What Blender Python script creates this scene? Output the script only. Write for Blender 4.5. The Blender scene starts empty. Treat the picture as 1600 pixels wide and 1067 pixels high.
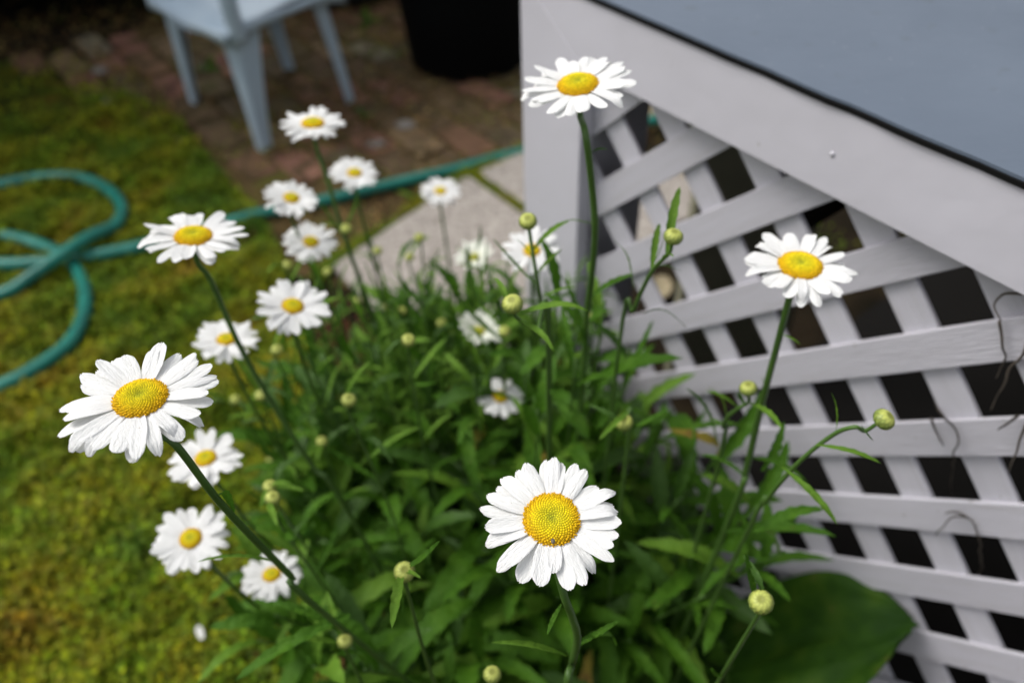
import bpy, bmesh, math, random
import numpy as np
from mathutils import Matrix, Vector, noise
random.seed(7); rng = np.random.default_rng(7)
S = bpy.context.scene; COL = S.collection

# ------------------------------------------------------------ camera
H = 1.2                                   # height of the lens above the ground
F = 1244.0                                # 28 mm lens on a 36 mm wide sensor, in photograph pixels
M = Matrix(((0.9992, -0.03995, 0.0), (-0.02772, -0.6932, 0.72021), (-0.02877, -0.71964, -0.69375)))  # columns: right, down, forward
CAM = Vector((0, 0, H))
cd = bpy.data.cameras.new('camera'); cam = bpy.data.objects.new('camera', cd); COL.objects.link(cam)
cd.lens = 28; cd.sensor_width = 36; cd.clip_start = .02; cd.clip_end = 400
r_, d_, f_ = M.col[0], M.col[1], M.col[2]
cam.matrix_world = Matrix(((r_[0], -d_[0], -f_[0], 0), (r_[1], -d_[1], -f_[1], 0), (r_[2], -d_[2], -f_[2], H), (0, 0, 0, 1)))
cd.dof.use_dof = True; cd.dof.focus_distance = .415; cd.dof.aperture_fstop = 4.1; cd.dof.aperture_blades = 9
S.camera = cam

# ------------------------------------------------------------ world, sun, exposure
W = bpy.data.worlds.new('World'); S.world = W; W.use_nodes = True
nt = W.node_tree; bg = nt.nodes['Background']
sky = nt.nodes.new('ShaderNodeTexSky'); sky.sky_type = 'NISHITA'; sky.sun_disc = False
SUN_EL, SUN_AZ = math.radians(52), math.radians(-72)
sky.sun_elevation = SUN_EL; sky.sun_rotation = SUN_AZ; sky.air_density = 1.3; sky.dust_density = 5
hs = nt.nodes.new('ShaderNodeHueSaturation'); hs.inputs['Saturation'].default_value = .22
nt.links.new(sky.outputs[0], hs.inputs['Color']); nt.links.new(hs.outputs[0], bg.inputs[0]); bg.inputs[1].default_value = .11
sd = bpy.data.lights.new('sun', 'SUN'); sd.energy = .95; sd.angle = math.radians(24); sd.color = (1, .955, .88)
sun = bpy.data.objects.new('sun', sd); COL.objects.link(sun)
sv = Vector((math.sin(SUN_AZ) * math.cos(SUN_EL), math.cos(SUN_AZ) * math.cos(SUN_EL), math.sin(SUN_EL)))
sun.rotation_euler = sv.to_track_quat('Z', 'Y').to_euler(); sun.location = (0, 0, 5)
S.view_settings.view_transform = 'Standard'; S.view_settings.look = 'None'
S.view_settings.exposure = .8; S.view_settings.gamma = 1; S.view_settings.use_curve_mapping = False
S.render.engine = 'CYCLES'

# ------------------------------------------------------------ helpers
def ray(px, py): return M @ Vector(((px - 800) / F, (py - 533.5) / F, 1.0))
def at(px, py, dep): return CAM + ray(px, py) * dep
def ground(px, py, z=0.0):
    r = ray(px, py); return CAM + r * ((z - H) / r.z)
MARKS = [(216, 613, 'the large far left daisy'), (862, 806, 'the large lower centre daisy'), (1252, 408, 'the right hand daisy'), (902, 124, 'the topmost daisy'), (301, 362, 'the upper left daisy over the hose'),
         (456, 306, 'the daisy touching the hose'), (486, 375, 'the round daisy under the hose'), (688, 296, 'the small daisy over the slab'), (741, 400, 'the pale half open daisy by the slab'),
         (831, 388, 'the daisy by the deck post'), (750, 515, 'the ragged half open daisy'), (782, 617, 'the broken centre daisy'), (353, 526, 'the daisy crossed by a stem'), (458, 474, 'the drooping petalled daisy'),
         (320, 712, 'the low daisy behind the leaning stem'), (297, 838, 'the lowest left daisy'), (424, 894, 'the bottom left daisy'), (632, 893, 'the star topped bud'), (1189, 940, 'the bud over the broad leaf'),
         (975, 660, 'the bud beside the lattice'), (1169, 607, 'the bud by the right stem'), (1381, 655, 'the lone right bud'), (539, 1001, 'the bottom left bud'), (769, 1053, 'the bottom edge bud')]
def where(px, py):
    x, y, n = min(MARKS, key=lambda m: (m[0] - px) ** 2 + (m[1] - py) ** 2); dx, dy = px - x, py - y
    side = ('right of' if dx > 0 else 'left of') if abs(dx) > abs(dy) else ('below' if dy > 0 else 'above')
    return side + ' ' + n
def pix(P):
    q = M.transposed() @ (P - CAM); return 800 + F * q.x / q.z, 533.5 + F * q.y / q.z
WORLD = {}
def tag(o, label=None, cat=None, group=None, kind=None):
    if label: o['label'] = label
    if cat: o['category'] = cat
    if group: o['group'] = group
    if kind: o['kind'] = kind
    return o
def mesh(name, v, f, smooth=True, mats=()):
    m = bpy.data.meshes.new(name); m.from_pydata([tuple(p) for p in v], [], f); m.update()
    if smooth: m.shade_smooth()
    for a in mats: m.materials.append(a)
    return m
def empty(name, loc, label=None, cat=None, group=None, kind=None):
    o = bpy.data.objects.new(name, None); COL.objects.link(o); o.location = loc; o.empty_display_size = .05
    WORLD[o.name] = Matrix.Translation(loc); return tag(o, label, cat, group, kind)
def put(name, me, parent=None, mw=None):
    """one mesh object, its world matrix given"""
    o = bpy.data.objects.new(name, me); COL.objects.link(o)
    mw = mw or Matrix.Identity(4); WORLD[o.name] = mw.copy()
    if parent is None: o.matrix_world = mw
    else:
        o.parent = parent; o.matrix_basis = WORLD[parent.name].inverted() @ mw
    return o
def centred(name, v, f, mat, parent=None, smooth=False, bevel=0):
    """mesh object from world coordinates with its origin at its own base"""
    c = Vector((sum(p[0] for p in v) / len(v), sum(p[1] for p in v) / len(v), min(p[2] for p in v)))
    me = mesh(name, [Vector(p) - c for p in v], f, smooth, [mat])
    if bevel:
        bm = bmesh.new(); bm.from_mesh(me)
        bmesh.ops.bevel(bm, geom=bm.edges[:], offset=bevel, segments=1, affect='EDGES', clamp_overlap=True)
        bm.to_mesh(me); bm.free()
    return put(name, me, parent, Matrix.Translation(c))
def prism(poly, ax):
    """polygon (list of Vector) extruded along ax"""
    n = len(poly); v = [Vector(p) for p in poly] + [Vector(p) + ax for p in poly]
    f = [tuple(range(n))[::-1], tuple(range(n, 2 * n))] + [(i, (i + 1) % n, n + (i + 1) % n, n + i) for i in range(n)]
    return v, f
def spline(pts, n):
    """Catmull-Rom through pts"""
    P = [Vector(p) for p in pts]; P = [P[0] * 2 - P[1]] + P + [P[-1] * 2 - P[-2]]
    out = []
    for i in range(1, len(P) - 2):
        for k in range(n):
            t = k / n; a, b, c, d = P[i - 1], P[i], P[i + 1], P[i + 2]
            out.append(.5 * ((2 * b) + (c - a) * t + (2 * a - 5 * b + 4 * c - d) * t * t + (3 * b - a - 3 * c + d) * t ** 3))
    out.append(P[-2]); return out
def tube(path, rad, sides=8, ridge=0, cap=True):
    v, f = [], []; n = len(path); up = None
    for i, p in enumerate(path):
        t = (path[min(i + 1, n - 1)] - path[max(i - 1, 0)]).normalized()
        if up is None: up = t.orthogonal().normalized()
        up = (up - t * up.dot(t)).normalized(); w = t.cross(up)
        r = rad(i / (n - 1)) if callable(rad) else rad
        for k in range(sides):
            a = 2 * math.pi * k / sides; rr = r * (1 + ridge * (1 if k % 2 else -1))
            v.append(p + (up * math.cos(a) + w * math.sin(a)) * rr)
    for i in range(n - 1):
        for k in range(sides):
            f.append((i * sides + k, i * sides + (k + 1) % sides, (i + 1) * sides + (k + 1) % sides, (i + 1) * sides + k))
    if cap: f += [tuple(range(sides))[::-1], tuple(range((n - 1) * sides, n * sides))]
    return v, f

# ------------------------------------------------------------ materials
def mat(name, base, rough=.6, spec=.4, vary=None, scale=20, bump=0, bscale=200, trans=0, tcol=None, detail=4, bdist=.002, coord='Object', attr=None, stretch=None, world=False):
    m = bpy.data.materials.new(name); m.use_nodes = True; n = m.node_tree.nodes; l = m.node_tree.links
    b = n['Principled BSDF']; b.inputs['Roughness'].default_value = rough; b.inputs['Specular IOR Level'].default_value = spec
    b.inputs['Base Color'].default_value = (*base, 1)
    if world: src = n.new('ShaderNodeNewGeometry').outputs['Position']
    else: src = n.new('ShaderNodeTexCoord').outputs[coord]
    if stretch:
        mp = n.new('ShaderNodeMapping'); mp.inputs['Scale'].default_value = stretch; l.new(src, mp.inputs[0]); src = mp.outputs[0]
    col = None
    if vary:
        no = n.new('ShaderNodeTexNoise'); no.inputs['Scale'].default_value = scale; no.inputs['Detail'].default_value = detail; l.new(src, no.inputs['Vector'])
        cr = n.new('ShaderNodeValToRGB'); l.new(no.outputs['Fac'], cr.inputs[0]); e = cr.color_ramp.elements
        stops = vary if isinstance(vary[0][0], (float, int)) and len(vary[0]) == 2 else None
        e[0].position, e[0].color = vary[0][0], (*vary[0][1], 1); e[1].position, e[1].color = vary[-1][0], (*vary[-1][1], 1)
        for p_, c_ in vary[1:-1]:
            q = e.new(p_); q.color = (*c_, 1)
        col = cr.outputs[0]
    if attr:
        a = n.new('ShaderNodeAttribute'); a.attribute_name = attr
        if col:
            mx = n.new('ShaderNodeMix'); mx.data_type = 'RGBA'; mx.blend_type = 'MULTIPLY'; mx.inputs[0].default_value = 1
            l.new(col, mx.inputs[6]); l.new(a.outputs['Color'], mx.inputs[7]); col = mx.outputs[2]
        else: col = a.outputs['Color']
    if col: l.new(col, b.inputs['Base Color'])
    if bump:
        bn = n.new('ShaderNodeTexNoise'); bn.inputs['Scale'].default_value = bscale; bn.inputs['Detail'].default_value = 5; l.new(src, bn.inputs['Vector'])
        bp = n.new('ShaderNodeBump'); bp.inputs['Strength'].default_value = bump; bp.inputs['Distance'].default_value = bdist
        l.new(bn.outputs['Fac'], bp.inputs['Height']); l.new(bp.outputs[0], b.inputs['Normal'])
    if trans:
        t = n.new('ShaderNodeBsdfTranslucent'); t.inputs[0].default_value = (*(tcol or base), 1)
        if col and not tcol: l.new(col, t.inputs[0])
        mx = n.new('ShaderNodeMixShader'); mx.inputs[0].default_value = trans
        l.new(b.outputs[0], mx.inputs[1]); l.new(t.outputs[0], mx.inputs[2]); l.new(mx.outputs[0], n['Material Output'].inputs[0])
    return m
M_petal = mat('petal', (.86, .865, .86), .55, .25, vary=[(.3, (.80, .80, .79)), (.55, (.88, .885, .885)), (1, (.9, .9, .9))], scale=5, bump=.35, bscale=9, bdist=.02, trans=.22, stretch=(7, 1, 1))
def specks(m, col, scale, lo, hi):
    n = m.node_tree.nodes; l = m.node_tree.links; b = n['Principled BSDF']; src = b.inputs['Base Color'].links[0].from_socket
    tc = n.new('ShaderNodeNewGeometry'); no = n.new('ShaderNodeTexNoise'); no.inputs['Scale'].default_value = scale; no.inputs['Detail'].default_value = 1.5; l.new(tc.outputs['Position'], no.inputs['Vector'])
    cr = n.new('ShaderNodeValToRGB'); cr.color_ramp.elements[0].position = lo; cr.color_ramp.elements[0].color = (0, 0, 0, 1); cr.color_ramp.elements[1].position = hi; cr.color_ramp.elements[1].color = (1, 1, 1, 1)
    l.new(no.outputs['Fac'], cr.inputs[0]); mx = n.new('ShaderNodeMix'); mx.data_type = 'RGBA'; l.new(cr.outputs[0], mx.inputs[0]); l.new(src, mx.inputs[6]); mx.inputs[7].default_value = (*col, 1); l.new(mx.outputs[2], b.inputs['Base Color'])
specks(M_petal, (.30, .25, .17), 420, .765, .80)
M_petal_young = mat('young_petal', (.8, .83, .72), .55, .25, trans=.22, vary=[(.2, (.80, .83, .68)), (.7, (.86, .87, .82))], scale=2)
M_disc = mat('disc_florets', (.8, .55, .02), .7, .2, attr='Col', trans=.12)
M_stem = mat('stem', (.045, .10, .018), .45, .4, vary=[(.3, (.036, .082, .014)), (.7, (.062, .13, .022))], scale=30, bump=.3, bscale=300, bdist=.0005)
M_leaf = mat('leaf', (.03, .09, .012), .58, .14, vary=[(.25, (.027, .080, .006)), (.55, (.050, .130, .008)), (.8, (.088, .185, .012))], scale=3.2, bump=.35, bscale=9, bdist=.02, trans=.22, tcol=(.07, .20, .014), world=False)
M_leafl = mat('leaf_light', (.07, .16, .025), .58, .18, vary=[(.25, (.065, .155, .012)), (.7, (.13, .245, .024))], scale=3, bump=.3, bscale=9, bdist=.02, trans=.25, tcol=(.12, .28, .02))
M_leafd = mat('leaf_blue', (.03, .085, .03), .5, .25, vary=[(.25, (.026, .070, .008)), (.7, (.05, .115, .014))], scale=3, bump=.3, bscale=9, bdist=.02, trans=.18, tcol=(.05, .15, .02))
M_old = mat('old_leaf', (.2, .17, .03), .7, .15, vary=[(.3, (.12, .13, .015)), (.5, (.24, .19, .03)), (.7, (.16, .09, .03))], scale=5, trans=.2)
specks(M_leaf, (.10, .09, .02), 160, .72, .78)
M_bud = mat('bud', (.2, .28, .05), .5, .35, attr='Col')
M_calyx = mat('calyx', (.07, .13, .025), .6, .3)
M_white = mat('white_paint', (.6, .585, .62), .42, .4, vary=[(.25, (.50, .49, .54)), (.6, (.55, .54, .60)), (.85, (.57, .56, .61))], scale=6, bump=.45, bscale=40, bdist=.0015, stretch=(1, 1, 1))
M_slat = []
for i in range(4):
    k = 1 - .03 * i
    M_slat.append(mat('slat_paint', (.62, .61, .635), .45, .4, vary=[(.2, (.45 * k, .435 * k, .455 * k)), (.42, (.53 * k, .52 * k, .575 * k)), (.8, (.56 * k, .55 * k, .61 * k))], scale=9, bump=.8, bscale=60, bdist=.0012, stretch=(1, 12, 12), coord='Object'))
M_deck = mat('deck_paint', (.17, .225, .30), .5, .4, vary=[(.3, (.092, .117, .157)), (.6, (.105, .132, .175)), (.85, (.116, .144, .188))], scale=9, bump=.5, bscale=55, bdist=.0012, stretch=(1, 1, 1))
specks(M_deck, (.24, .26, .28), 230, .74, .80)
specks(M_deck, (.085, .105, .13), 35, .66, .78)
specks(M_white, (.30, .28, .27), 140, .77, .82)
for q_ in M_slat: specks(q_, (.26, .245, .23), 120, .74, .82)
M_black = mat('flat_black', (.006, .006, .006), .9, .1)
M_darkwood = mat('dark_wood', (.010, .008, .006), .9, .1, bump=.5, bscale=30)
M_olive = mat('olive_board', (.2, .2, .14), .8, .2, vary=[(.3, (.16, .16, .11)), (.7, (.24, .23, .165))], scale=8)
M_soil = mat('soil', (.035, .018, .009), .95, .1, vary=[(.3, (.012, .007, .004)), (.5, (.04, .02, .009)), (.75, (.085, .035, .014))], scale=22, bump=1, bscale=60, bdist=.01)
M_soil2 = mat('far_soil', (.025, .018, .01), .95, .1, vary=[(.3, (.006, .005, .002)), (.55, (.016, .011, .006)), (.8, (.03, .024, .009))], scale=9, bump=1, bscale=60, bdist=.01)
M_mossb = mat('moss_bed', (.03, .03, .006), .95, .1, vary=[(.3, (.018, .026, .004)), (.5, (.04, .05, .005)), (.65, (.09, .065, .008)), (.8, (.075, .03, .010))], scale=9, bump=1, bscale=90, bdist=.01)
M_moss = mat('moss', (.08, .09, .008), .7, .25, attr='Col', vary=[(.28, (.06, .14, .004)), (.45, (.14, .215, .004)), (.6, (.235, .25, .005)), (.72, (.23, .16, .008)), (.8, (.11, .185, .005))], scale=5.5, detail=6, trans=.2, world=True)
M_brick = [mat('brick_face', c, .9, .15, vary=[(.32, tuple(x * .45 for x in c)), (.45, c), (.55, (.06, .045, .02)), (.63, tuple(x * 1.25 for x in c)), (.75, (.05, .055, .012))], scale=7, bump=.8, bscale=60, bdist=.004, world=True)
           for c in ((.16, .09, .055), (.22, .11, .08), (.12, .08, .048), (.10, .075, .045), (.19, .13, .075), (.20, .17, .125))]
M_slab = mat('concrete_slab', (.30, .25, .21), .85, .2, vary=[(.3, (.20, .18, .155)), (.5, (.35, .315, .285)), (.7, (.45, .41, .37))], scale=75, bump=.6, bscale=160, bdist=.003, detail=2)
M_hose = mat('hose_rubber', (.012, .19, .135), .38, .5, vary=[(.35, (.006, .14, .11)), (.6, (.010, .20, .155)), (.72, (.06, .27, .22))], scale=14, bump=.2, bscale=120)
M_chair = mat('resin', (.30, .385, .47), .35, .5, vary=[(.3, (.36, .455, .55)), (.7, (.44, .53, .61))], scale=6)
M_pot = mat('black_plastic', (.003, .0035, .004), .75, .08)
M_potb = mat('slate_plastic', (.018, .028, .04), .55, .3)
M_dry = mat('dry_leaf', (.33, .25, .12), .8, .2, vary=[(.3, (.2, .15, .08)), (.7, (.5, .44, .3))], scale=20, trans=.2)
M_twig = mat('twig', (.05, .045, .04), .9, .1, vary=[(.3, (.03, .026, .022)), (.7, (.10, .085, .07))], scale=40)
M_stone = mat('pale_stone', (.2, .19, .17), .85, .2, vary=[(.3, (.12, .11, .10)), (.7, (.24, .22, .20))], scale=25, bump=.5, bscale=60)

# ------------------------------------------------------------ setting: ground
def sheet(name, poly, z, m, sub=None):
    v = [Vector((x, y, z)) for x, y in poly]; o = put(name, mesh(name, v, [tuple(range(len(v)))], False, [m])); return tag(o, kind='structure')
sheet('ground', [(-60, -60), (60, -60), (60, 60), (-60, 60)], 0, M_soil2)
lawn_edge = [(0, 100), (100, 132), (200, 150), (262, 178), (300, 215), (319, 240), (340, 268), (356, 285), (390, 320), (415, 350), (430, 380), (450, 430), (458, 500)]
lp = [ground(a, b) for a, b in lawn_edge]
lawn_poly = [(-6, 3.6)] + [(p.x, p.y) for p in lp] + [(-.40, 1.2), (-.34, 1.0), (-.34, .75), (-.31, .55), (-.24, .40), (-.20, .1), (-.2, -1.5), (-6, -1.5)]
sheet('lawn', lawn_poly, .004, M_mossb)
sheet('flower_bed', [(p[0] + .01, p[1]) for p in lawn_poly[13:-2]] + [(1.7, -1.5), (.02, .885), (-.1, 1.1), (-.3, 1.3)], .008, M_soil)
def inside(x, y, poly):
    c = np.zeros(len(x), bool); n = len(poly); j = n - 1
    for i in range(n):
        xi, yi = poly[i]; xj, yj = poly[j]
        if yi != yj: c ^= ((yi > y) != (yj > y)) & (x < (xj - xi) * (y - yi) / (yj - yi) + xi)
        j = i
    return c
def noise2(x, y, s, seed=0):
    out = np.zeros(len(x))
    r = np.random.default_rng(seed)
    for o in range(1, 5):
        for k in range(4):
            a = r.uniform(0, 6.28); fr = s * 1.9 ** o * r.uniform(.7, 1.3); out += np.sin((x * np.cos(a) + y * np.sin(a)) * fr + r.uniform(0, 6.28)) / 1.5 ** o / 4
    return out
def ground_leaves(name, X, Y, Z, size, m, kind='stuff'):
    """a great many small leaf blades as one mesh"""
    n = len(X); a = rng.uniform(0, 6.28, n); t = rng.uniform(.1, 1.0, n); s = size * rng.uniform(.55, 1.3, n)
    d = np.stack([np.cos(a) * np.cos(t), np.sin(a) * np.cos(t), np.sin(t)], 1)
    w = np.stack([-np.sin(a), np.cos(a), rng.uniform(-.4, .4, n)], 1); w /= np.linalg.norm(w, axis=1)[:, None]
    P = np.stack([X, Y, Z], 1); s = s[:, None]
    v = np.stack([P, P + d * s * .5 + w * s * .38, P + d * s, P + d * s * .5 - w * s * .38], 1).reshape(-1, 3)
    me = bpy.data.meshes.new(name); me.vertices.add(4 * n); me.vertices.foreach_set('co', v.astype(np.float32).ravel())
    me.loops.add(4 * n); me.loops.foreach_set('vertex_index', np.arange(4 * n, dtype=np.int32))
    me.polygons.add(n); me.polygons.foreach_set('loop_start', np.arange(0, 4 * n, 4, dtype=np.int32)); me.polygons.foreach_set('loop_total', np.full(n, 4, np.int32))
    me.update(calc_edges=True)
    c = rng.uniform(.5, 1.0, n) + (rng.uniform(0, 1, n) > .8) * rng.uniform(.2, 1.1, n); hue = rng.uniform(.8, 1.25, n)
    ca = me.color_attributes.new('Col', 'FLOAT_COLOR', 'POINT'); cc = np.stack([c * hue, c, c, np.ones(n)], 1).repeat(4, 0)
    ca.data.foreach_set('color', cc.astype(np.float32).ravel()); me.materials.append(m)
    return tag(put(name, me), kind=kind)
N = 420000
X = rng.uniform(-2.3, -.15, N); Y = rng.uniform(.30, 2.95, N)
keep = inside(X, Y, lawn_poly) & (np.abs(X / (Y + .65)) < .9) & (rng.uniform(0, 1, N) < np.clip(.75 + noise2(X, Y, 9, 3) * .55 - np.clip(Y - 1.85 - X * .15 - .25, 0, 1) * 1.3, .04, 1))
X, Y = X[keep], Y[keep]; nz = noise2(X, Y, 14, 5)
ground_leaves('moss_ground_cover', X, Y, .006 + rng.uniform(0, .016, len(X)) * (1 + nz) + .012 * np.clip(nz + .5, 0, 2), .0125, M_moss)
tagged = bpy.data.objects['moss_ground_cover']; tag(tagged, 'low yellow green moss and clover carpeting the lawn', 'ground cover')

# paving slabs
M_sand = mat('joint_soil', (.05, .034, .02), .95, .1, vary=[(.3, (.045, .03, .014)), (.5, (.10, .068, .03)), (.7, (.09, .09, .02))], scale=8, bump=1, bscale=90, bdist=.006)
sheet('patio_soil', [(p[0] + .0, p[1]) for p in lawn_poly[3:13]] + [(.2, 1.2), (.35, 2.1), (.9, 3.9), (-1.6, 3.9), (-1.25, 2.5)], .0065, M_sand)
def slab(poly, z0=.012, z1=.034):
    v, f = prism([Vector((x, y, z0)) for x, y in poly], Vector((0, 0, z1 - z0)))
    return centred('slab', v, f, M_slab, SP, False, .004)
SP = empty('slab_path', (.05, 1.55, .0), kind='structure')
slab([(-.42, 1.50), (-.40, 1.52), (-.12, 1.85), (-.10, 1.865), (.205, 1.455), (-.08, 1.12), (-.12, 1.10)])
slab([(-.075, 1.885), (.24, 2.13), (.56, 1.71), (.23, 1.475)])
N = 9000; t = rng.uniform(0, 1, N)
jx = -.0875 + t * .305 + rng.normal(0, .008, N); jy = 1.875 - t * .41 + rng.normal(0, .008, N)
t = rng.uniform(-.1, 1.1, N); jx = np.r_[jx, -.42 + t * .32 + rng.normal(0, .012, N)]; jy = np.r_[jy, 1.515 + t * .375 + rng.normal(0, .012, N)]
t = rng.uniform(0, 1, N); jx = np.r_[jx, -.075 + t * .32 + rng.normal(0, .015, N)]; jy = np.r_[jy, 1.91 + t * .25 + rng.normal(0, .015, N)]
k = rng.uniform(0, 1, len(jx)) < np.clip(.45 + noise2(jx, jy, 12, 8), .05, 1); jx, jy = jx[k], jy[k]
tag(ground_leaves('joint_moss', jx, jy, rng.uniform(.01, .036, len(jx)), .008, M_moss), 'green moss filling the joints round the pale slabs', 'moss')

# brick patio, rows square to the deck
HW = Vector((.58653, -.80992, 0)); NW = Vector((.80992, .58653, 0)); OW = Vector((.290697, .522659, .850200)); PZ = Vector((0, 0, 1))
BP = empty('brick_patio', (-.2, 2.6, 0), kind='structure')
slabs_poly = [(-.45, 1.49), (-.11, 1.90), (.24, 2.16), (.60, 1.70), (.2, 1.2), (-.1, 1.05)]
cands = []
for i in range(-14, 26):
    for j in range(-12, 34):
        u = i * .208 + (.104 if j % 2 else 0); w = j * .108
        c = Vector((-.9, 1.5, 0)) + HW * -u + NW * 0 + (NW * w)
        c = Vector((-.2, 2.2, 0)) + HW * (u - 1.2) + NW * (w - 1.4)
        x, y = np.array([c.x]), np.array([c.y])
        if inside(x, y, [(a - 0 + .0, b) for a, b in lawn_poly])[0] or inside(x, y, slabs_poly)[0] or c.y < 1.45 or c.y > 3.9 or abs(c.x) > 2.2: continue
        if (c - OW).dot(NW) > -.2 and c.y < 1.9: continue
        if c.x > .35 and c.y < 2.2: continue
        if (c - Vector((-1.8, 2.8, 0))).dot(Vector((-.343, .939, 0))) > 0 and c.x < -1.0: continue
        q = M.transposed() @ (c - CAM); px, py = 800 + F * q.x / q.z, 533.5 + F * q.y / q.z
        seen = -60 < px < 1250 and -60 < py < 600
        cands.append((0 if seen else 1, q.z, c))
cands.sort(key=lambda a: (a[0], a[1]))
bl, bw, bh = .098, .048, .05
base_v = [Vector((sx * bl, sy * bw, z)) for z in (0, bh) for sx, sy in ((-1, -1), (1, -1), (1, 1), (-1, 1))]
bf = [(3, 2, 1, 0), (4, 5, 6, 7), (0, 1, 5, 4), (1, 2, 6, 5), (2, 3, 7, 6), (3, 0, 4, 7)]
bmesh_list = []
for m_ in M_brick:
    for _ in range(2):
        me = mesh('brick', base_v, bf, False, [m_]); bm = bmesh.new(); bm.from_mesh(me)
        for q in bm.verts: q.co += Vector((random.uniform(-.004, .004), random.uniform(-.003, .003), 0))
        bmesh.ops.bevel(bm, geom=[e for e in bm.edges if max(v.co.z for v in e.verts) > .04], offset=.005, segments=1, affect='EDGES'); bm.to_mesh(me); bm.free(); bmesh_list.append(me)
rotb = math.atan2(HW.y, HW.x)
rest_v, rest_f = [], []
for idx, (s_, _, c) in enumerate(cands):
    mw = Matrix.Translation((c.x, c.y, -.034 + random.uniform(-.006, .004))) @ Matrix.Rotation(rotb + random.gauss(0, .045), 4, 'Z') @ Matrix.Rotation(random.gauss(0, .025), 4, 'X') @ Matrix.Rotation(random.gauss(0, .018), 4, 'Y')
    if idx < 300: put('brick', random.choices(bmesh_list, [5, 5, 4, 4, 5, 5, 4, 4, 2, 2, 1, 1])[0], BP, mw)
    else:
        o = len(rest_v); rest_v += [mw @ v for v in base_v]; rest_f += [tuple(i + o for i in f) for f in bf]
if rest_v: tag(put('outer_bricks', mesh('outer_bricks', rest_v, rest_f, False, [M_brick[2]]), BP), kind='stuff')
# moss growing between the bricks
N = 90000; X = rng.uniform(-1.7, 1.0, N); Y = rng.uniform(1.5, 3.6, N)
k = ~inside(X, Y, slabs_poly) & (rng.uniform(0, 1, N) < np.clip(noise2(X, Y, 6, 21) * 1.2 - .02, .03, 1)); X, Y = X[k], Y[k]
ground_leaves('brick_joint_moss', X, Y, rng.uniform(.004, .022, len(X)), .008, M_moss); tag(bpy.data.objects['brick_joint_moss'], 'patchy moss growing over the old bricks', 'moss')
N = 40000; X = rng.uniform(-2.0, 1.0, N); Y = rng.uniform(1.5, 3.6, N)
k = (X < .45) & ~inside(X, Y, slabs_poly) & ~inside(X, Y, [(a - .12, b) for a, b in lawn_poly]) & (rng.uniform(0, 1, N) < np.clip(noise2(X, Y, 4, 33) * 1.1 + .35, .05, 1)); X, Y = X[k], Y[k]
M_litter = mat('litter', (.10, .07, .03), .9, .1, attr='Col', vary=[(.3, (.09, .055, .022)), (.5, (.20, .13, .05)), (.7, (.23, .20, .07))], scale=12, world=True)
ground_leaves('leaf_litter', X, Y, rng.uniform(.008, .024, len(X)), .013, M_litter); tag(bpy.data.objects['leaf_litter'], 'brown leaf crumbs and dirt scattered over the brick patio', 'litter')
# bark and soil crumbs in the bed
N = 9000; X = rng.uniform(-.42, .75, N); Y = rng.uniform(.1, 1.4, N); k = (X - .29) * .81 + (Y - .523) * .5865 < -.03; X, Y = X[k], Y[k]; N = len(X)
M_crumb = mat('bark', (.10, .045, .02), .9, .1, attr='Col', vary=[(.3, (.04, .018, .009)), (.7, (.16, .065, .028))], scale=30, world=True)
ground_leaves('bark_mulch', X, Y, rng.uniform(.006, .016, N), .013, M_crumb); tag(bpy.data.objects['bark_mulch'], 'reddish bark crumbs on the soil of the flower bed', 'mulch')

# ------------------------------------------------------------ the raised deck
def PL(s, z, off=0.0):   # a point of the lattice plane: s along the deck edge, height z, off behind (+) or in front (-)
    return Vector((OW.x, OW.y, 0)) + HW * s + PZ * z + NW * off
M_under_shade = mat('under_deck_shade', (.008, .0075, .007), .9, .1, bump=.5, bscale=80)
sheet('under_deck_shade_sheet', [PL(s_, 0, o_).xy[:] for s_, o_ in ((-.33, .12), (1.33, .05), (1.33, 1.41), (-.33, 1.41))], .012, M_under_shade)  # near-black sheet, the shade under the deck is put into its colour
deck = empty('raised_deck', PL(-.43, 0), 'raised deck with blue grey top and pale lattice skirt beside the daisies', 'deck')
def clip(poly, n, d):
    out = []
    for i in range(len(poly)):
        a, b = poly[i], poly[(i + 1) % len(poly)]; da, db = a[0] * n[0] + a[1] * n[1] - d, b[0] * n[0] + b[1] * n[1] - d
        if da <= 0: out.append(a)
        if (da < 0 < db) or (db < 0 < da):
            t = da / (da - db); out.append((a[0] + (b[0] - a[0]) * t, a[1] + (b[1] - a[1]) * t))
    return out
S0, S1, Z0, Z1 = -.40, 1.15, .03, .862
p, wd = .08, .0362; q2 = 2 ** .5
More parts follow.
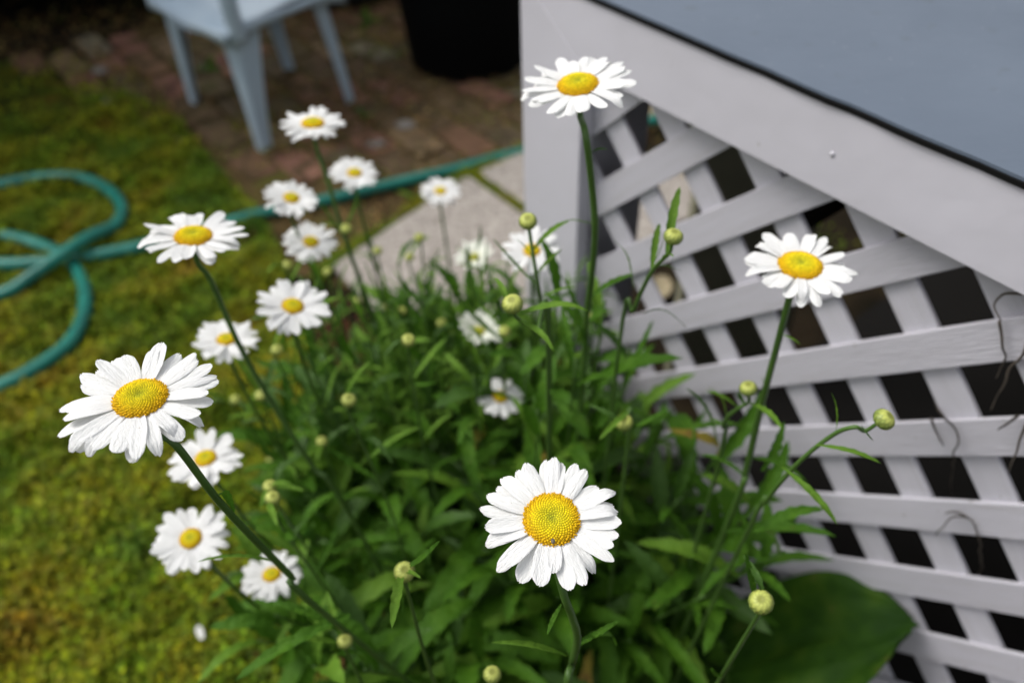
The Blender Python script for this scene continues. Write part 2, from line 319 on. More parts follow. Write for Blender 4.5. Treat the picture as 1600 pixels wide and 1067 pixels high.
def slat(kind, k, off):
    # frame (s, z); centre of frame = O (s=0, z=OW.z).  'a': along (1,1)/√2, 'b': along (1,-1)/√2
    e = ((1 / q2, -1 / q2) if kind == 'a' else (1 / q2, 1 / q2)); al = ((1 / q2, 1 / q2) if kind == 'a' else (1 / q2, -1 / q2))
    j = random.gauss(0, .0006)
    lo, hi = (k * p - .0338 + j, k * p + j) if kind == 'a' else (k * p - .011 - .0322 + j, k * p - .011 + j)
    P = [(e[0] * h + al[0] * t, OW.z + e[1] * h + al[1] * t) for h, t in ((lo, -3), (lo, 3), (hi, 3), (hi, -3))]
    for n, d in (((-1, 0), -S0), ((1, 0), S1), ((0, -1), -Z0), ((0, 1), Z1)):
        P = clip(P, n, d)
        if len(P) < 3: return
    v, f = prism([PL(s, z, off) for s, z in P], NW * .005)
    # local frame along the slat so that the grain runs its length
    c = sum(v, Vector()) / len(v); ax = (HW * al[0] + PZ * al[1]).normalized(); zz = NW; yy = zz.cross(ax)
    R = Matrix((ax, yy, zz)).transposed().to_4x4(); mw = Matrix.Translation(c) @ R; inv = mw.inverted()
    me = mesh('slat', [inv @ x for x in v], f, False, [random.choice(M_slat)])
    bm = bmesh.new(); bm.from_mesh(me); bmesh.ops.bevel(bm, geom=bm.edges[:], offset=.0006, segments=1, affect='EDGES', clamp_overlap=True); bm.to_mesh(me); bm.free()
    put('slat', me, deck, mw)
for k in range(-6, 26): slat('a', k, 0)
for k in range(-16, 12): slat('b', k, .0052)
def box(name, s0, s1, z0, z1, o0, o1, m, bev=.002, parent=None):
    v, f = prism([PL(s0, z0, o0), PL(s1, z0, o0), PL(s1, z1, o0), PL(s0, z1, o0)], NW * (o1 - o0))
    return centred(name, v, f, m, parent or deck, False, bev)
# frame: mitred corner between stile and rail
zt, zb, sl, sr = .9045, .8335, -.430, -.328
v, f = prism([PL(sl, .015, -.019), PL(sr, .015, -.019), PL(sr, zb, -.019), PL(sl, zt, -.019)], NW * .0185); centred('frame_stile', v, f, M_white, deck, False, .0005)
v, f = prism([PL(sl + .0006, zt, -.019), PL(sr + .0006, zb, -.019), PL(1.3, zb, -.019), PL(1.3, zt, -.019)], NW * .0185); centred('top_rail', v, f, M_white, deck, False, .0005)
v, f = prism([PL(sr, .01, -.0185), PL(1.3, .01, -.0185), PL(1.3, .07, -.0185), PL(sr, .07, -.0185)], NW * .018); centred('bottom_rail', v, f, M_white, deck, False, .0016)
for s_, z_ in ((-.035, .868),):
    c = PL(s_, z_, -.0192); v, f = tube([c, c - NW * .0005], .0022, 12); centred('screw_head', v, f, M_white, deck, True)
box('corner_post', sl, sl + .088, .0, .898, .016, .104, M_white)
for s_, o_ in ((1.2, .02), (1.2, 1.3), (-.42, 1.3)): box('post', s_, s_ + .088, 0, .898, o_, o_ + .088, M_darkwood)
# thin black layer under the deck sheet, its ragged edge shows as the dark line
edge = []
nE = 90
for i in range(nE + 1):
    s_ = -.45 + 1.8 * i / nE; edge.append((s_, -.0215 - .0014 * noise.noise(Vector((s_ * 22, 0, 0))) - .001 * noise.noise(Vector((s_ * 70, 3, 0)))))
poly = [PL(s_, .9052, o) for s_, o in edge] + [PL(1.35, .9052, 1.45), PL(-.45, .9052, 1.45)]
v, f = prism(poly, PZ * .0036); centred('edge_strip', v, f, M_black, deck)
poly = [PL(s_, .9090, o + .0022) for s_, o in edge] + [PL(1.35, .9090, 1.44), PL(-.45, .9090, 1.44)]
v, f = prism(poly, PZ * .0025)
dk = centred('deck_board', v, f, M_deck, deck)
# under the deck: joists and an olive board standing in the dark
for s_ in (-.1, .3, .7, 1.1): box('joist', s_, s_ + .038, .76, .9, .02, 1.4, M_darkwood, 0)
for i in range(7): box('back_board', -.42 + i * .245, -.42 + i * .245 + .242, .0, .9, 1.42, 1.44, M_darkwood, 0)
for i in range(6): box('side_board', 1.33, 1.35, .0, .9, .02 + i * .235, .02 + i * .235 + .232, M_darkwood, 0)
g1, g2 = ground(1045, 585, .012), ground(1225, 545, .012); up_ = Vector((.01, .03, .60))
v, f = prism([g1, g2, g2 + up_, g1 + up_], Vector((-.006, .018, 0)))
tag(centred('leaning_board', v, f, M_olive, None), 'olive grey board standing on edge in the dark under the deck', 'board')

# dry leaves lying beyond the lattice
def leaf_mesh(name, wid, bend, fold, teeth, seed, m, nv=12, lobes=0, curl=0):
    r = random.Random(seed); v, f = [], []
    sway = r.uniform(-.06, .06)
    for i in range(nv + 1):
        t = i / nv
        w = wid * (math.sin(math.pi * min(1, t ** .85 * .93 + .04)) ** .8) * (.55 + .5 * t) * 1.05 if t < .999 else .0015
        if teeth and 0 < i < nv: w *= (1 + teeth * (1 if i % 2 else -1))
        if i == 0: w = wid * .16
        ang = bend * t; z = -math.sin(bend * t * t) * .5 * t if bend else 0; y = t * math.cos(bend * t * .45)
        z += curl * math.sin(t * 5 + seed) * .03; x0 = sway * math.sin(t * 3)
        for u in (-1, -.5, 0, .5, 1):
            v.append((x0 + u * w, y - (abs(u) * .012), z + fold * w * (u * u) ** .6 + (.004 if u == 0 else 0) * 0 - (.02 * wid if u == 0 else 0) + r.uniform(-.003, .003)))
    for i in range(nv):
        for k in range(4): f.append((i * 5 + k, i * 5 + k + 1, (i + 1) * 5 + k + 1, (i + 1) * 5 + k))
    return mesh(name, v, f, True, [m])
LV = [leaf_mesh('leaf', random.uniform(.085, .13), b, fo, .13, i, m_) for i, (b, fo, m_) in enumerate(
    [(.5, .45, M_leaf), (.8, .3, M_leaf), (1.2, .4, M_leaf), (.2, .5, M_leaf), (1.5, .35, M_leaf), (.7, .6, M_leafl), (1.0, .35, M_leafd), (.5, .4, M_leafd), (-.3, .4, M_leaf), (1.1, .4, M_leafl)])]
LV.append(leaf_mesh('leaf', .10, 1.4, .2, .15, 31, M_old, curl=2))
LN = [leaf_mesh('leaf', random.uniform(.06, .085), b, fo, .10, 40 + i, m_, curl=c_) for i, (b, fo, m_, c_) in enumerate(
    [(.3, .5, M_leafl, 0), (.8, .4, M_leafl, 1), (-.5, .5, M_leaf, 1), (1.3, .4, M_leafd, 2), (.5, .5, M_leafl, 0)])]
DL = [leaf_mesh('fallen_leaf', random.uniform(.2, .3), random.uniform(-.5, .6), .2, .05, 80 + i, M_dry, curl=2) for i in range(4)]
def orient(p0, p1, side=0.0, up=PZ, wscale=1.0):
    """matrix with Y from p0 to p1, Z near up; rotated by side about Y"""
    y = (p1 - p0); L = y.length; y = y / L; x = y.cross(up)
    x = x.normalized() if x.length > 1e-4 else Vector((1, 0, 0)); z = x.cross(y)
    R = Matrix((x, y, z)).transposed().to_4x4()
    return Matrix.Translation(p0) @ R @ Matrix.Rotation(side, 4, 'Y') @ Matrix.Diagonal((L * wscale, L, L, 1))
i = 0
for (px, py, ps) in ((1000, 190, 0), (1020, 205, 1), (1135, 270, 0), (1120, 295, 1), (1050, 300, 0), (1075, 330, 1), (990, 330, 0), (975, 350, 1), (945, 250, 0), (960, 275, 1), (1035, 440, 0), (1005, 400, 0)):
    g = ground(px, py) ; g.z = .014; a = random.uniform(0, 6.28); L = random.uniform(.09, .13)
    o = put('fallen_leaf', DL[i % 4], None, orient(g, g + Vector((math.cos(a), math.sin(a), .15)) * L)); i += 1
    tag(o, 'dry tan leaf lying on dark soil, glimpsed through the upper left lattice openings', 'fallen leaf', 'dry leaves behind the lattice')

# ------------------------------------------------------------ made-up shed for shade, pots, chair, hose
A = Vector((-1.80, 2.84, 0)); B = Vector((-1.17, 3.07, 0)); ex = (B - A).normalized(); ey = Vector((-ex.y, ex.x, 0))
A2 = A - ex * 3.0; L = (B - A2).length  # the shed is made up, raised to give deep shade behind the lawn
shed = empty('added_shade_shed', A2, 'added dark shed on posts, made up for the black shade behind the lawn', 'shed')
def sbox(name, x0, x1, y0, y1, z0, z1, m, bev=.0):
    v, f = prism([A2 + ex * a + ey * b + PZ * z0 for a, b in ((x0, y0), (x1, y0), (x1, y1), (x0, y1))], PZ * (z1 - z0)); return centred(name, v, f, m, shed, False, bev)
M_shed = mat('shed_board', (.035, .028, .02), .85, .2, vary=[(.3, (.022, .018, .013)), (.7, (.045, .035, .026))], scale=10, stretch=(1, 1, 6), bump=.4, bscale=50)
sbox('floor', 0, L, 0, 2.2, .25, .5, M_shed)
for k in range(13): sbox('wall_board', .003, L - .003, .0 + .002 * (k % 2), .022, .505 + k * .14, .505 + k * .14 + .136, M_shed)
sbox('side_wall', L - .022, L, .03, 2.2, .5, 2.3, M_shed); sbox('back_wall', 0, L, 2.18, 2.2, 0, 2.3, M_shed); sbox('side_wall', 0, .022, .03, 2.17, 0, 2.3, M_shed)
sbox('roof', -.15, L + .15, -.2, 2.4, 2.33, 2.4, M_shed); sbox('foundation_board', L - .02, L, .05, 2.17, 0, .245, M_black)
sbox('black_shade_floor', .03, L - .03, .02, 2.17, .003, .012, M_black)  # black sheet that paints in the deep shade below the raised floor
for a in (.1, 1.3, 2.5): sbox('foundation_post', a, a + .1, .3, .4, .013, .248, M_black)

def lathe(prof, c, seg=36):
    v, f = [], []
    for r, z in prof:
        for k in range(seg): a = 2 * math.pi * k / seg; v.append(c + Vector((r * math.cos(a), r * math.sin(a), z)))
    for i in range(len(prof) - 1):
        for k in range(seg): f.append((i * seg + k, i * seg + (k + 1) % seg, (i + 1) * seg + (k + 1) % seg, (i + 1) * seg + k))
    f.append(tuple(range(seg))[::-1]); f.append(tuple(range((len(prof) - 1) * seg, len(prof) * seg))); return v, f
pc = Vector((-.105, 2.65, 0))
pot = empty('plant_pot', pc, 'large black plastic plant pot standing on the bricks left of the deck post', 'pot')
v, f = lathe([(.0, .0), (.185, .0), (.20, .02), (.23, .30), (.235, .34), (.255, .345), (.26, .40), (.245, .405), (.235, .36), (.0, .35)], pc); centred('pot_body', v, f, M_pot, pot, True)
v, f = lathe([(.0, .352), (.232, .356), (.10, .375), (.0, .38)], pc); centred('pot_soil', v, f, M_soil, pot, True)
pc = ground(540, -12); pc.z = 0
pot = empty('planter_bowl', pc, 'wide slate blue planter bowl on the far patio behind the chair', 'planter')
v, f = lathe([(.0, .0), (.15, .0), (.25, .05), (.30, .15), (.31, .2), (.285, .2), (.27, .15), (.0, .14)], pc); centred('bowl', v, f, M_potb, pot, True)
v, f = lathe([(.0, .141), (.265, .143), (.2, .155), (.0, .16)], pc); centred('bowl_soil', v, f, M_soil, pot, True)

# chair: resin armchair, seat .37 high
fa, fb, fc, fd = [ground(*q) for q in ((297, 168), (411, 243), (558, 162), (457, 112))]
cc = (fa + fb + fc + fd) / 4; cc.z = 0
cy = ((fa + fb) / 2 - (fc + fd) / 2); cy.z = 0; cy.normalize(); cx = Vector((cy.y, -cy.x, 0))   # cy = the way the chair faces
chair = empty('garden_chair', cc, 'pale blue grey plastic garden armchair standing on the brick patio', 'chair')
def CH(x, y, z): return cc + cx * x + cy * y + PZ * z
def loc(pt): d = pt - cc; return d.dot(cx), d.dot(cy)
SZ = .378
def leg(foot, tx, ty, topz, w0, w1, name='leg', arm=False):
    fx, fy = loc(foot); sx, sy = (1 if fx > 0 else -1), (1 if fy > 0 else -1); v, f = [], []; n = 14
    # angle section (an L of two webs) that narrows towards the foot
    for i in range(n + 1):
        t = i / n; z = topz * t; x = fx + (tx * sx - fx) * t; y = fy + (ty * sy - fy) * t; w = w0 + (w1 - w0) * t ** 1.5; th = .007
        ring = [(0, 0), (-sx * w, 0), (-sx * w, -sy * th), (-sx * th * 1.6, -sy * th * 1.6), (-sx * th, -sy * w), (0, -sy * w)]
        ring = [(0 - sx * .008, 0), (-sx * w, -sy * .004), (-sx * w, -sy * (.004 + th)), (-sx * th * 1.8, -sy * th * 1.8), (-sx * (th + .003), -sy * w), (-sx * .003, -sy * w), (0, -sy * .008)]
        if sx * sy < 0: ring = ring[::-1]
        for a, b in ring: v.append(CH(x + a, y + b, z))
    m_ = 7
    for i in range(n):
        for k in range(m_): f.append((i * m_ + k, i * m_ + (k + 1) % m_, (i + 1) * m_ + (k + 1) % m_, (i + 1) * m_ + k))
    f += [tuple(range(m_))[::-1], tuple(range(n * m_, (n + 1) * m_))]
    return centred(name, v, f, M_chair, chair, False)
for ft, tx, ty, w0, w1 in ((fa, .195, .175, .032, .072), (fb, .195, .175, .038, .090), (fc, .165, .15, .030, .05), (fd, .165, .15, .030, .05)): leg(ft, tx, ty, SZ - .012, w0, w1)
# seat: grid with dished middle, front roll and apron
v, f = [], []; nx, ny = 16, 16
for j in range(ny + 1):
    for i_ in range(nx + 1):
        x = -1 + 2 * i_ / nx; y = -1 + 2 * j / ny
        w = .205 + .012 * y; z = SZ - .018 * (1 - x * x) * (1 - .5 * y) + .008 * (-y)
        if y > .6: z -= .035 * ((y - .6) / .4) ** 2 * (1 - .5 * abs(x))
        v.append(CH(x * w, y * .2 + .0 + .012 * (1 - x * x) * (1 if y > 0 else 0) * y, z))
nn = len(v); v += [q - PZ * .006 for q in v[:nn]]
for j in range(ny):
    for i_ in range(nx):
        a = j * (nx + 1) + i_; f.append((a, a + 1, a + nx + 2, a + nx + 1)); f.append((nn + a, nn + a + nx + 1, nn + a + nx + 2, nn + a + 1))
centred('seat', v, f, M_chair, chair, True)
def apron(x0, y0, x1, y1, d0, d1, arch):
    v, f = [], []; n = 14
    for i in range(n + 1):
        t = i / n; x = x0 + (x1 - x0) * t; y = y0 + (y1 - y0) * t; e = abs(2 * t - 1); d = d0 + (d1 - d0) * e ** 3
        nx_, ny_ = (y1 - y0), -(x1 - x0); l = math.hypot(nx_, ny_); nx_, ny_ = nx_ / l * .006, ny_ / l * .006
        bow = arch * (1 - e * e); bx, by = nx_ / .006 * bow, ny_ / .006 * bow
        zt_ = SZ + .001 - (.034 * (1 - .5 * e) if y0 > .1 and y1 > .1 else .012 * (1 - e))
        for a, z in ((0, zt_), (1, zt_), (1, SZ - d), (0, SZ - d)): v.append(CH(x - bx - nx_ * a, y - by - ny_ * a, z))
    for i in range(n):
        for k in range(4): f.append((i * 4 + k, i * 4 + (k + 1) % 4, (i + 1) * 4 + (k + 1) % 4, (i + 1) * 4 + k))
    f += [(3, 2, 1, 0), tuple(range(n * 4, n * 4 + 4))]
    centred('apron', v, f, M_chair, chair, True)
apron(-.21, .2, .21, .2, .040, .058, .012); apron(-.195, -.2, .195, -.2, .03, .06, 0)
apron(-.2, -.19, -.212, .19, .03, .06, 0); apron(.2, -.19, .212, .19, .03, .06, 0)
# arms: front post above the leg, arm rest, back frame and slats
for sx in (-1, 1):
    path = spline([CH(sx * .205, .165, SZ - .05), CH(sx * .215, .17, SZ + .08), CH(sx * .225, .15, SZ + .19), CH(sx * .235, .08, SZ + .215), CH(sx * .235, -.10, SZ + .21), CH(sx * .21, -.22, SZ + .20)], 8)
    v, f = tube(path, lambda t: .024 if t < .35 else .026, 8); c0 = [q for q in v]
    centred('arm_rest', v, f, M_chair, chair, True)
path = spline([CH(-.185, -.19, SZ - .02), CH(-.20, -.235, SZ + .2), CH(-.17, -.27, SZ + .38), CH(0, -.285, SZ + .43), CH(.17, -.27, SZ + .38), CH(.20, -.235, SZ + .2), CH(.185, -.19, SZ - .02)], 8)
v, f = tube(path, .016, 8); centred('back_frame', v, f, M_chair, chair, True)
for k in range(5):
    x = -.12 + k * .06
    path = spline([CH(x, -.195, SZ - .005), CH(x * 1.05, -.25, SZ + .2), CH(x * 1.05, -.28, SZ + .415 - abs(x) * .15)], 6); v, f = tube(path, .013, 6); centred('back_slat', v, f, M_chair, chair, True)

# hose: one line that comes in from the right, goes off left and returns in loops
HR = .0155
def hp(px, py, lift=0.0):
    g = ground(px, py, HR + .010); g.z = HR + .012 + lift; return g
pts = [hp(1180, 150), hp(1000, 195), hp(940, 213), hp(819, 238), hp(760, 253), hp(700, 269), hp(600, 292), hp(500, 316), hp(400, 337), hp(300, 366), hp(210, 388), hp(130, 403), hp(60, 411), hp(-10, 413),
       hp(-200, 405), hp(-330, 350), hp(-230, 305), hp(-90, 300), hp(0, 289), hp(60, 279), hp(120, 278), hp(168, 296), hp(191, 325), hp(183, 358, .01), hp(150, 388, .034), hp(110, 415, .036), hp(60, 440, .02), hp(0, 461),
       hp(-120, 480), hp(-260, 450), hp(-230, 390), hp(-110, 366), hp(0, 369), hp(50, 379), hp(92, 396, .0), hp(120, 422, -.004), hp(134, 458), hp(130, 500), hp(104, 542), hp(50, 580), hp(0, 605), hp(-110, 650), hp(-300, 690)]
v, f = tube(spline(pts, 10), HR, 12)
o = put('garden_hose', mesh('garden_hose', v, f, True, [M_hose])); tag(o, 'teal green garden hose looping over the lawn and across the patio', 'hose')

# small weeds and pale stones on the patio
def weed(px, py, r, n, label):
    c = ground(px, py); c.z = .012; root = empty('weed_tuft', c, label, 'weed')
    for k in range(n):
        a = random.uniform(0, 6.28); e = random.uniform(.3, 1.2); L_ = r * random.uniform(.6, 1.2)
        p0 = c + Vector((random.uniform(-.3, .3) * r, random.uniform(-.3, .3) * r, 0)); put('leaf', random.choice(LN + LV[5:6]), root, orient(p0, p0 + Vector((math.cos(a) * math.cos(e), math.sin(a) * math.cos(e), math.sin(e))) * L_, 0, PZ, 1.8))
weed(575, 46, .07, 14, 'small green weed tuft on far bricks right of the chair'); weed(332, 118, .05, 12, 'small weed tuft under the chair seat')
weed(575, 190, .04, 9, 'tiny weed between bricks beside the smallest sharp daisy'); weed(648, 318, .05, 10, 'low weed by the hose at the slab corner'); weed(785, 262, .04, 10, 'low weed at the slab edge next to the deck post')
def stone(px, py, r, label, sh=(1, .7, .45)):
    bm = bmesh.new(); bmesh.ops.create_icosphere(bm, subdivisions=2, radius=r)
    for q in bm.verts: q.co *= 1 + .25 * noise.noise(q.co * 30 + Vector((px, py, 0))); q.co.x *= sh[0]; q.co.y *= sh[1]; q.co.z *= sh[2]
    me = bpy.data.meshes.new('stone'); bm.to_mesh(me); bm.free(); me.shade_smooth(); me.materials.append(M_stone)
    g = ground(px, py); g.z = .016; tag(put('stone', me, None, Matrix.Translation(g)), label, 'stone')
stone(590, 233, .03, 'pale grey stone on the bricks right of the stem of the highest left daisy'); stone(635, 205, .035, 'flat pale stone on bricks between chair and pot')
stone(160, 118, .03, 'small whitish stone at the far edge of the lawn'); stone(175, 165, .028, 'whitish stone on the lawn nearer than its neighbour')
stone(1236, 966, .030, 'white pebble on the soil beside the big broad leaf')

# ------------------------------------------------------------ daisies
def petal_mesh(seed, m):
    r = random.Random(seed); v, f = [], []; a = r.uniform(.02, .12); b = r.uniform(-.15, .0); tw = r.uniform(-.35, .35); wd_ = r.uniform(.108, .142) ; nv, nu = 12, 8
    notch = [r.uniform(-.045, .0), r.uniform(-.06, -.0), r.uniform(-.03, 0)]; sway = r.uniform(-.05, .05); cup = r.uniform(-.25, .30); tip = r.uniform(-.06, .05) if r.random() < .78 else r.choice((-1, 1)) * r.uniform(.25, .6)
    for i in range(nv + 1):
        t = i / nv
        w = wd_ * (.52 + .48 * math.sin(min(1, t / .5) * math.pi / 2)) * (1 - .22 * max(0, (t - .5) / .5) ** 1.4)
        if t > .80: w *= math.sqrt(max(0, 1 - ((t - .80) / .225) ** 2.3))
        for k in range(nu + 1):
            u = -1 + 2 * k / nu; yy = t
            if t > .72:
                s = (t - .72) / .28; yy += s * (notch[0] * math.exp(-((u + .35) / .22) ** 2) + notch[1] * math.exp(-((u - .3) / .2) ** 2) - .05 * u * u)
            z = a * t + b * t * t + cup * w * u * u + .010 * math.cos(u * 2 * math.pi * 1.5) * min(1, t * 3) * .7 + u * w * math.sin(tw * t) + tip * max(0, t - .75) ** 2 * 4
            v.append((u * w + sway * t * t, yy, z))
    for i in range(nv):
        for k in range(nu): q = i * (nu + 1) + k; f.append((q, q + 1, q + nu + 2, q + nu + 1))
    return mesh('petal', v, f, True, [m])
PM = [petal_mesh(i, M_petal) for i in range(16)]; PY = [petal_mesh(50 + i, M_petal_young) for i in range(5)]
def disc_mesh(seed, R=.375, dimple=1.0, n=460, young=False):
    r = random.Random(seed); v, f, c = [], [], []
    def dome(x): return .125 * (1 - (x / R) ** 2.6) - .055 * dimple * math.exp(-(x / (R * .32)) ** 2)
    def colour(x):
        x = min(1, x / R)
        if young: A_, B_ = (.42, .46, .05), (.62, .58, .05); return tuple(A_[i] + (B_[i] - A_[i]) * x for i in range(3))
        st = [(0, (.40, .42, .03)), (.22, (.66, .60, .02)), (.6, (.82, .66, .012)), (.8, (.80, .54, .008)), (1, (.70, .40, .006))]
        for (x0, c0), (x1, c1) in zip(st, st[1:]):
            if x <= x1: s = (x - x0) / (x1 - x0); return tuple(c0[i] + (c1[i] - c0[i]) * s for i in range(3))
        return st[-1][1]
    rings, sg = 14, 36
    for i in range(rings + 1):
        x = R * i / rings
        for k in range(sg):
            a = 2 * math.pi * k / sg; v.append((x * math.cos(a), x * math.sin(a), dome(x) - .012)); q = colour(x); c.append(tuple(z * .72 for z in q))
    for i in range(rings):
        for k in range(sg): f.append((i * sg + k, (i + 1) * sg + k, (i + 1) * sg + (k + 1) % sg, i * sg + (k + 1) % sg))
    o = len(v)
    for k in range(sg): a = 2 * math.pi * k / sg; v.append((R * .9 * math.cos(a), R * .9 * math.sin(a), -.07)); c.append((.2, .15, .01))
    for k in range(sg): f.append((rings * sg + k, o + k, o + (k + 1) % sg, rings * sg + (k + 1) % sg))
    for i in range(n):
        x = R * math.sqrt((i + .5) / n); a = i * 2.399963; px, py = x * math.cos(a), x * math.sin(a); z = dome(x); q = x / R
        opened = q > r.uniform(.66, .84)
        rad = R * (.036 + .004 * q) * (1.0 if opened else 1); hgt = rad * (1.5 if opened else 1.25) * (r.uniform(.75, 1.25) if opened else 1)
        jx, jy = ((r.gauss(0, .004), r.gauss(0, .004)) if opened else (0, 0))
        o = len(v); m_ = 6; col = colour(x); kk = r.uniform(.8, 1.2); col = tuple(z_ * kk for z_ in col)
        lean = .35 * q
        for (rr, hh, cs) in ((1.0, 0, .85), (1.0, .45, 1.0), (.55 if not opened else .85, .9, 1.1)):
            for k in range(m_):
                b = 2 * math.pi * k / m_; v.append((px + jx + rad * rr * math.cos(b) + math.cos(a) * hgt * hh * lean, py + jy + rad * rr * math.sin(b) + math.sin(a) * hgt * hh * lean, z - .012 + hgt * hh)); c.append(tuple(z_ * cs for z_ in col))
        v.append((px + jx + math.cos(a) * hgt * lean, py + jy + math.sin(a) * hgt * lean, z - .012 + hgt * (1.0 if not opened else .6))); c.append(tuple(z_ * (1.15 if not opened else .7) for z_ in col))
        for l_ in range(2):
            for k in range(m_): f.append((o + l_ * m_ + k, o + l_ * m_ + (k + 1) % m_, o + (l_ + 1) * m_ + (k + 1) % m_, o + (l_ + 1) * m_ + k))
        for k in range(m_): f.append((o + 2 * m_ + k, o + 2 * m_ + (k + 1) % m_, o + 3 * m_))
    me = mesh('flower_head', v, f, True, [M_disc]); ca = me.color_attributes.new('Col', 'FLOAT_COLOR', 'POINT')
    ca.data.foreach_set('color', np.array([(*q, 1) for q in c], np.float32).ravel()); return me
DM = [disc_mesh(1, .345), disc_mesh(2, .405), disc_mesh(3, .365)]; DY = disc_mesh(4, .26, .2, 200, True); DS = disc_mesh(5, .30, .6, 260)
def calyx_mesh():
    v, f = [], []; sg = 16; pr = [(.05, -.16), (.16, -.14), (.30, -.085), (.37, -.035), (.36, -.015)]
    for r_2, z in pr:
        for k in range(sg): a = 2 * math.pi * k / sg; rr = r_2 * (1 + (.04 if k % 2 else -.04)); v.append((rr * math.cos(a), rr * math.sin(a), z))
    for i in range(len(pr) - 1):
        for k in range(sg): f.append((i * sg + k, i * sg + (k + 1) % sg, (i + 1) * sg + (k + 1) % sg, (i + 1) * sg + k))
    f.append(tuple(range(sg))[::-1]); return mesh('calyx', v, f, True, [M_calyx])
CM = calyx_mesh()
def frame(Nv, p_):
    z = Nv.normalized(); x = z.orthogonal().normalized(); y = z.cross(x); return Matrix.Translation(p_) @ Matrix((x, y, z)).transposed().to_4x4()
def facing(px, py, ratio, phi):
    v = ray(px, py).normalized(); up = -M.col[1]; up = (up - v * up.dot(v)).normalized(); rt = v.cross(up)
    m_ = up * math.cos(math.radians(phi)) + rt * math.sin(math.radians(phi)); return (-v * ratio + m_ * math.sqrt(1 - ratio * ratio)).normalized()
def stem_mesh(root, path, r0, r1, sides=10, ridge=.05):
    v, f = tube(path, lambda t: r0 + (r1 - r0) * min(1, t * 1.2), sides, ridge)
    me = mesh('stem', [q - WORLD[root.name].translation for q in v], f, True, [M_stem]); return put('stem', me, root, WORLD[root.name])
def auto_stem(top, stem, base):
    if stem != 'auto': return [at(*q) for q in stem]
    b = Vector((base[0], base[1], 0)); out = []
    for t, k in ((.25, .55), (.55, .35)):
        q = top.lerp(b, t); q.x += (top.x - q.x) * k; q.y += (top.y - q.y) * k; out.append(q + Vector((random.gauss(0, .004), random.gauss(0, .004), 0)))
    return out
def daisy(label, px, py, wpx, D, ratio, phi, npet, stem, base, kind='open', group=None, r0=.0021, gaps=(), dz=None, petlen=1.0, dsc=None):
    dep = D * F / wpx; c = at(px, py, dep); Nn = facing(px, py, ratio, phi); R = D / 2
    root = empty('daisy', Vector((base[0], base[1], 0.005)), label, 'flower', group)
    hm = frame(Nn, c - Nn * R * .1) @ Matrix.Rotation(random.uniform(0, 6.28), 4, 'Z') @ Matrix.Diagonal((R, R, R, 1))
    hd = put('flower_head', {'open': DM[dsc] if dsc is not None else random.choice(DM), 'small': DS, 'young': DY}[kind], root, hm); put('calyx', CM, hd, hm @ Matrix.Diagonal((.92, .92, 1, 1)))
    ri = {'open': .30, 'small': .22, 'young': .17}[kind]; a0 = random.uniform(0, 6.28)
    for k in range(npet):
        a = a0 + 2 * math.pi * k / npet + random.gauss(0, .075)
        if any(g0 < math.degrees(a) % 360 < g1 for g0, g1 in gaps): continue
        ln = (1 - ri) * petlen * random.uniform(.88, 1.10) * (random.uniform(.7, .9) if random.random() < .08 else 1); layer = k % 2
        tilt = random.gauss(.06 if layer else -.03, .06) + (0.35 if kind == 'young' else 0)
        pm = hm @ Matrix.Rotation(a, 4, 'Z') @ Matrix.Translation((0, ri, -.018 - .020 * (1 - layer))) @ Matrix.Rotation(tilt, 4, 'X') @ Matrix.Diagonal((random.uniform(.9, 1.12) * (27 / max(npet, 20)) ** .5 * (1.0 if kind != 'young' else .8) * (1.1 if kind == 'small' else 1), ln, 1, 1))
        put('petal', random.choice(PY if kind == 'young' else PM), hd, pm)
    top = c - Nn * R * .26
    sp = [top, top - Nn * .018] + auto_stem(top, stem, base) + [Vector((base[0], base[1], .0))]
    path = spline(sp, 6); stem_mesh(root, path, r0, r0 * 1.25); return root, path
def lf(root, a, b, w=1.0, var=None, side=0, narrow=False, m=None):
    """explicit leaf from pixel+depth a to b"""
    ml = LN if narrow else LV
    me = ml[var % 10 % len(ml)] if var is not None else random.choice(ml[:10])
    put('leaf', me, root, orient(at(*a), at(*b), side, PZ, w * (1.0 if narrow else 1.35)))
FG = 'daisies in full flower'
r1, _ = daisy('large sharp daisy at far left on a long leaning stem, nearest the camera', 216, 613, 240, .076, .66, -19, 33, [(275, 695, .41), (340, 780, .45), (400, 845, .50), (455, 900, .55), (515, 965, .60)], (-.03, .40), group=FG, r0=.0019, dsc=0)
lf(r1, (247, 672, .405), (228, 702, .40), .9, 3, 1.2, True); lf(r1, (366, 800, .47), (330, 738, .44), .55, 1, 1.0); lf(r1, (440, 880, .53), (320, 852, .50), .55, 4, .3, True)
lf(r1, (545, 960, .62), (362, 1022, .56), .55, 1); lf(r1, (530, 985, .62), (420, 930, .60), .5, 0)
r2, _ = daisy('large round daisy facing the camera at lower centre, a dark speck on its disc', 862, 806, 224, .076, .90, 4, 31, [(880, 925, .45), (893, 960, .463), (902, 995, .482), (894, 1035, .51), (886, 1085, .55)], (.06, .42), group=FG, r0=.0021, dsc=1)
lf(r2, (877, 943, .455), (852, 988, .44), .8, 3, .6); lf(r2, (885, 1024, .50), (788, 988, .47), .6, 4, 0, True); lf(r2, (903, 1008, .50), (966, 962, .50), .6, 0); lf(r2, (908, 1000, .49), (992, 975, .53), .5, 1)
bm = bmesh.new(); bmesh.ops.create_icosphere(bm, subdivisions=2, radius=.0011); me = bpy.data.meshes.new('beetle'); bm.to_mesh(me); bm.free(); me.shade_smooth(); me.materials.append(mat('beetle', (.10, .085, .06), .5, .4))
tag(put('beetle', me, None, Matrix.Translation(at(864, 845, .405)) @ Matrix.Diagonal((1, 1.5, .8, 1))), 'tiny grey brown beetle on the disc of the lower centre daisy', 'beetle')
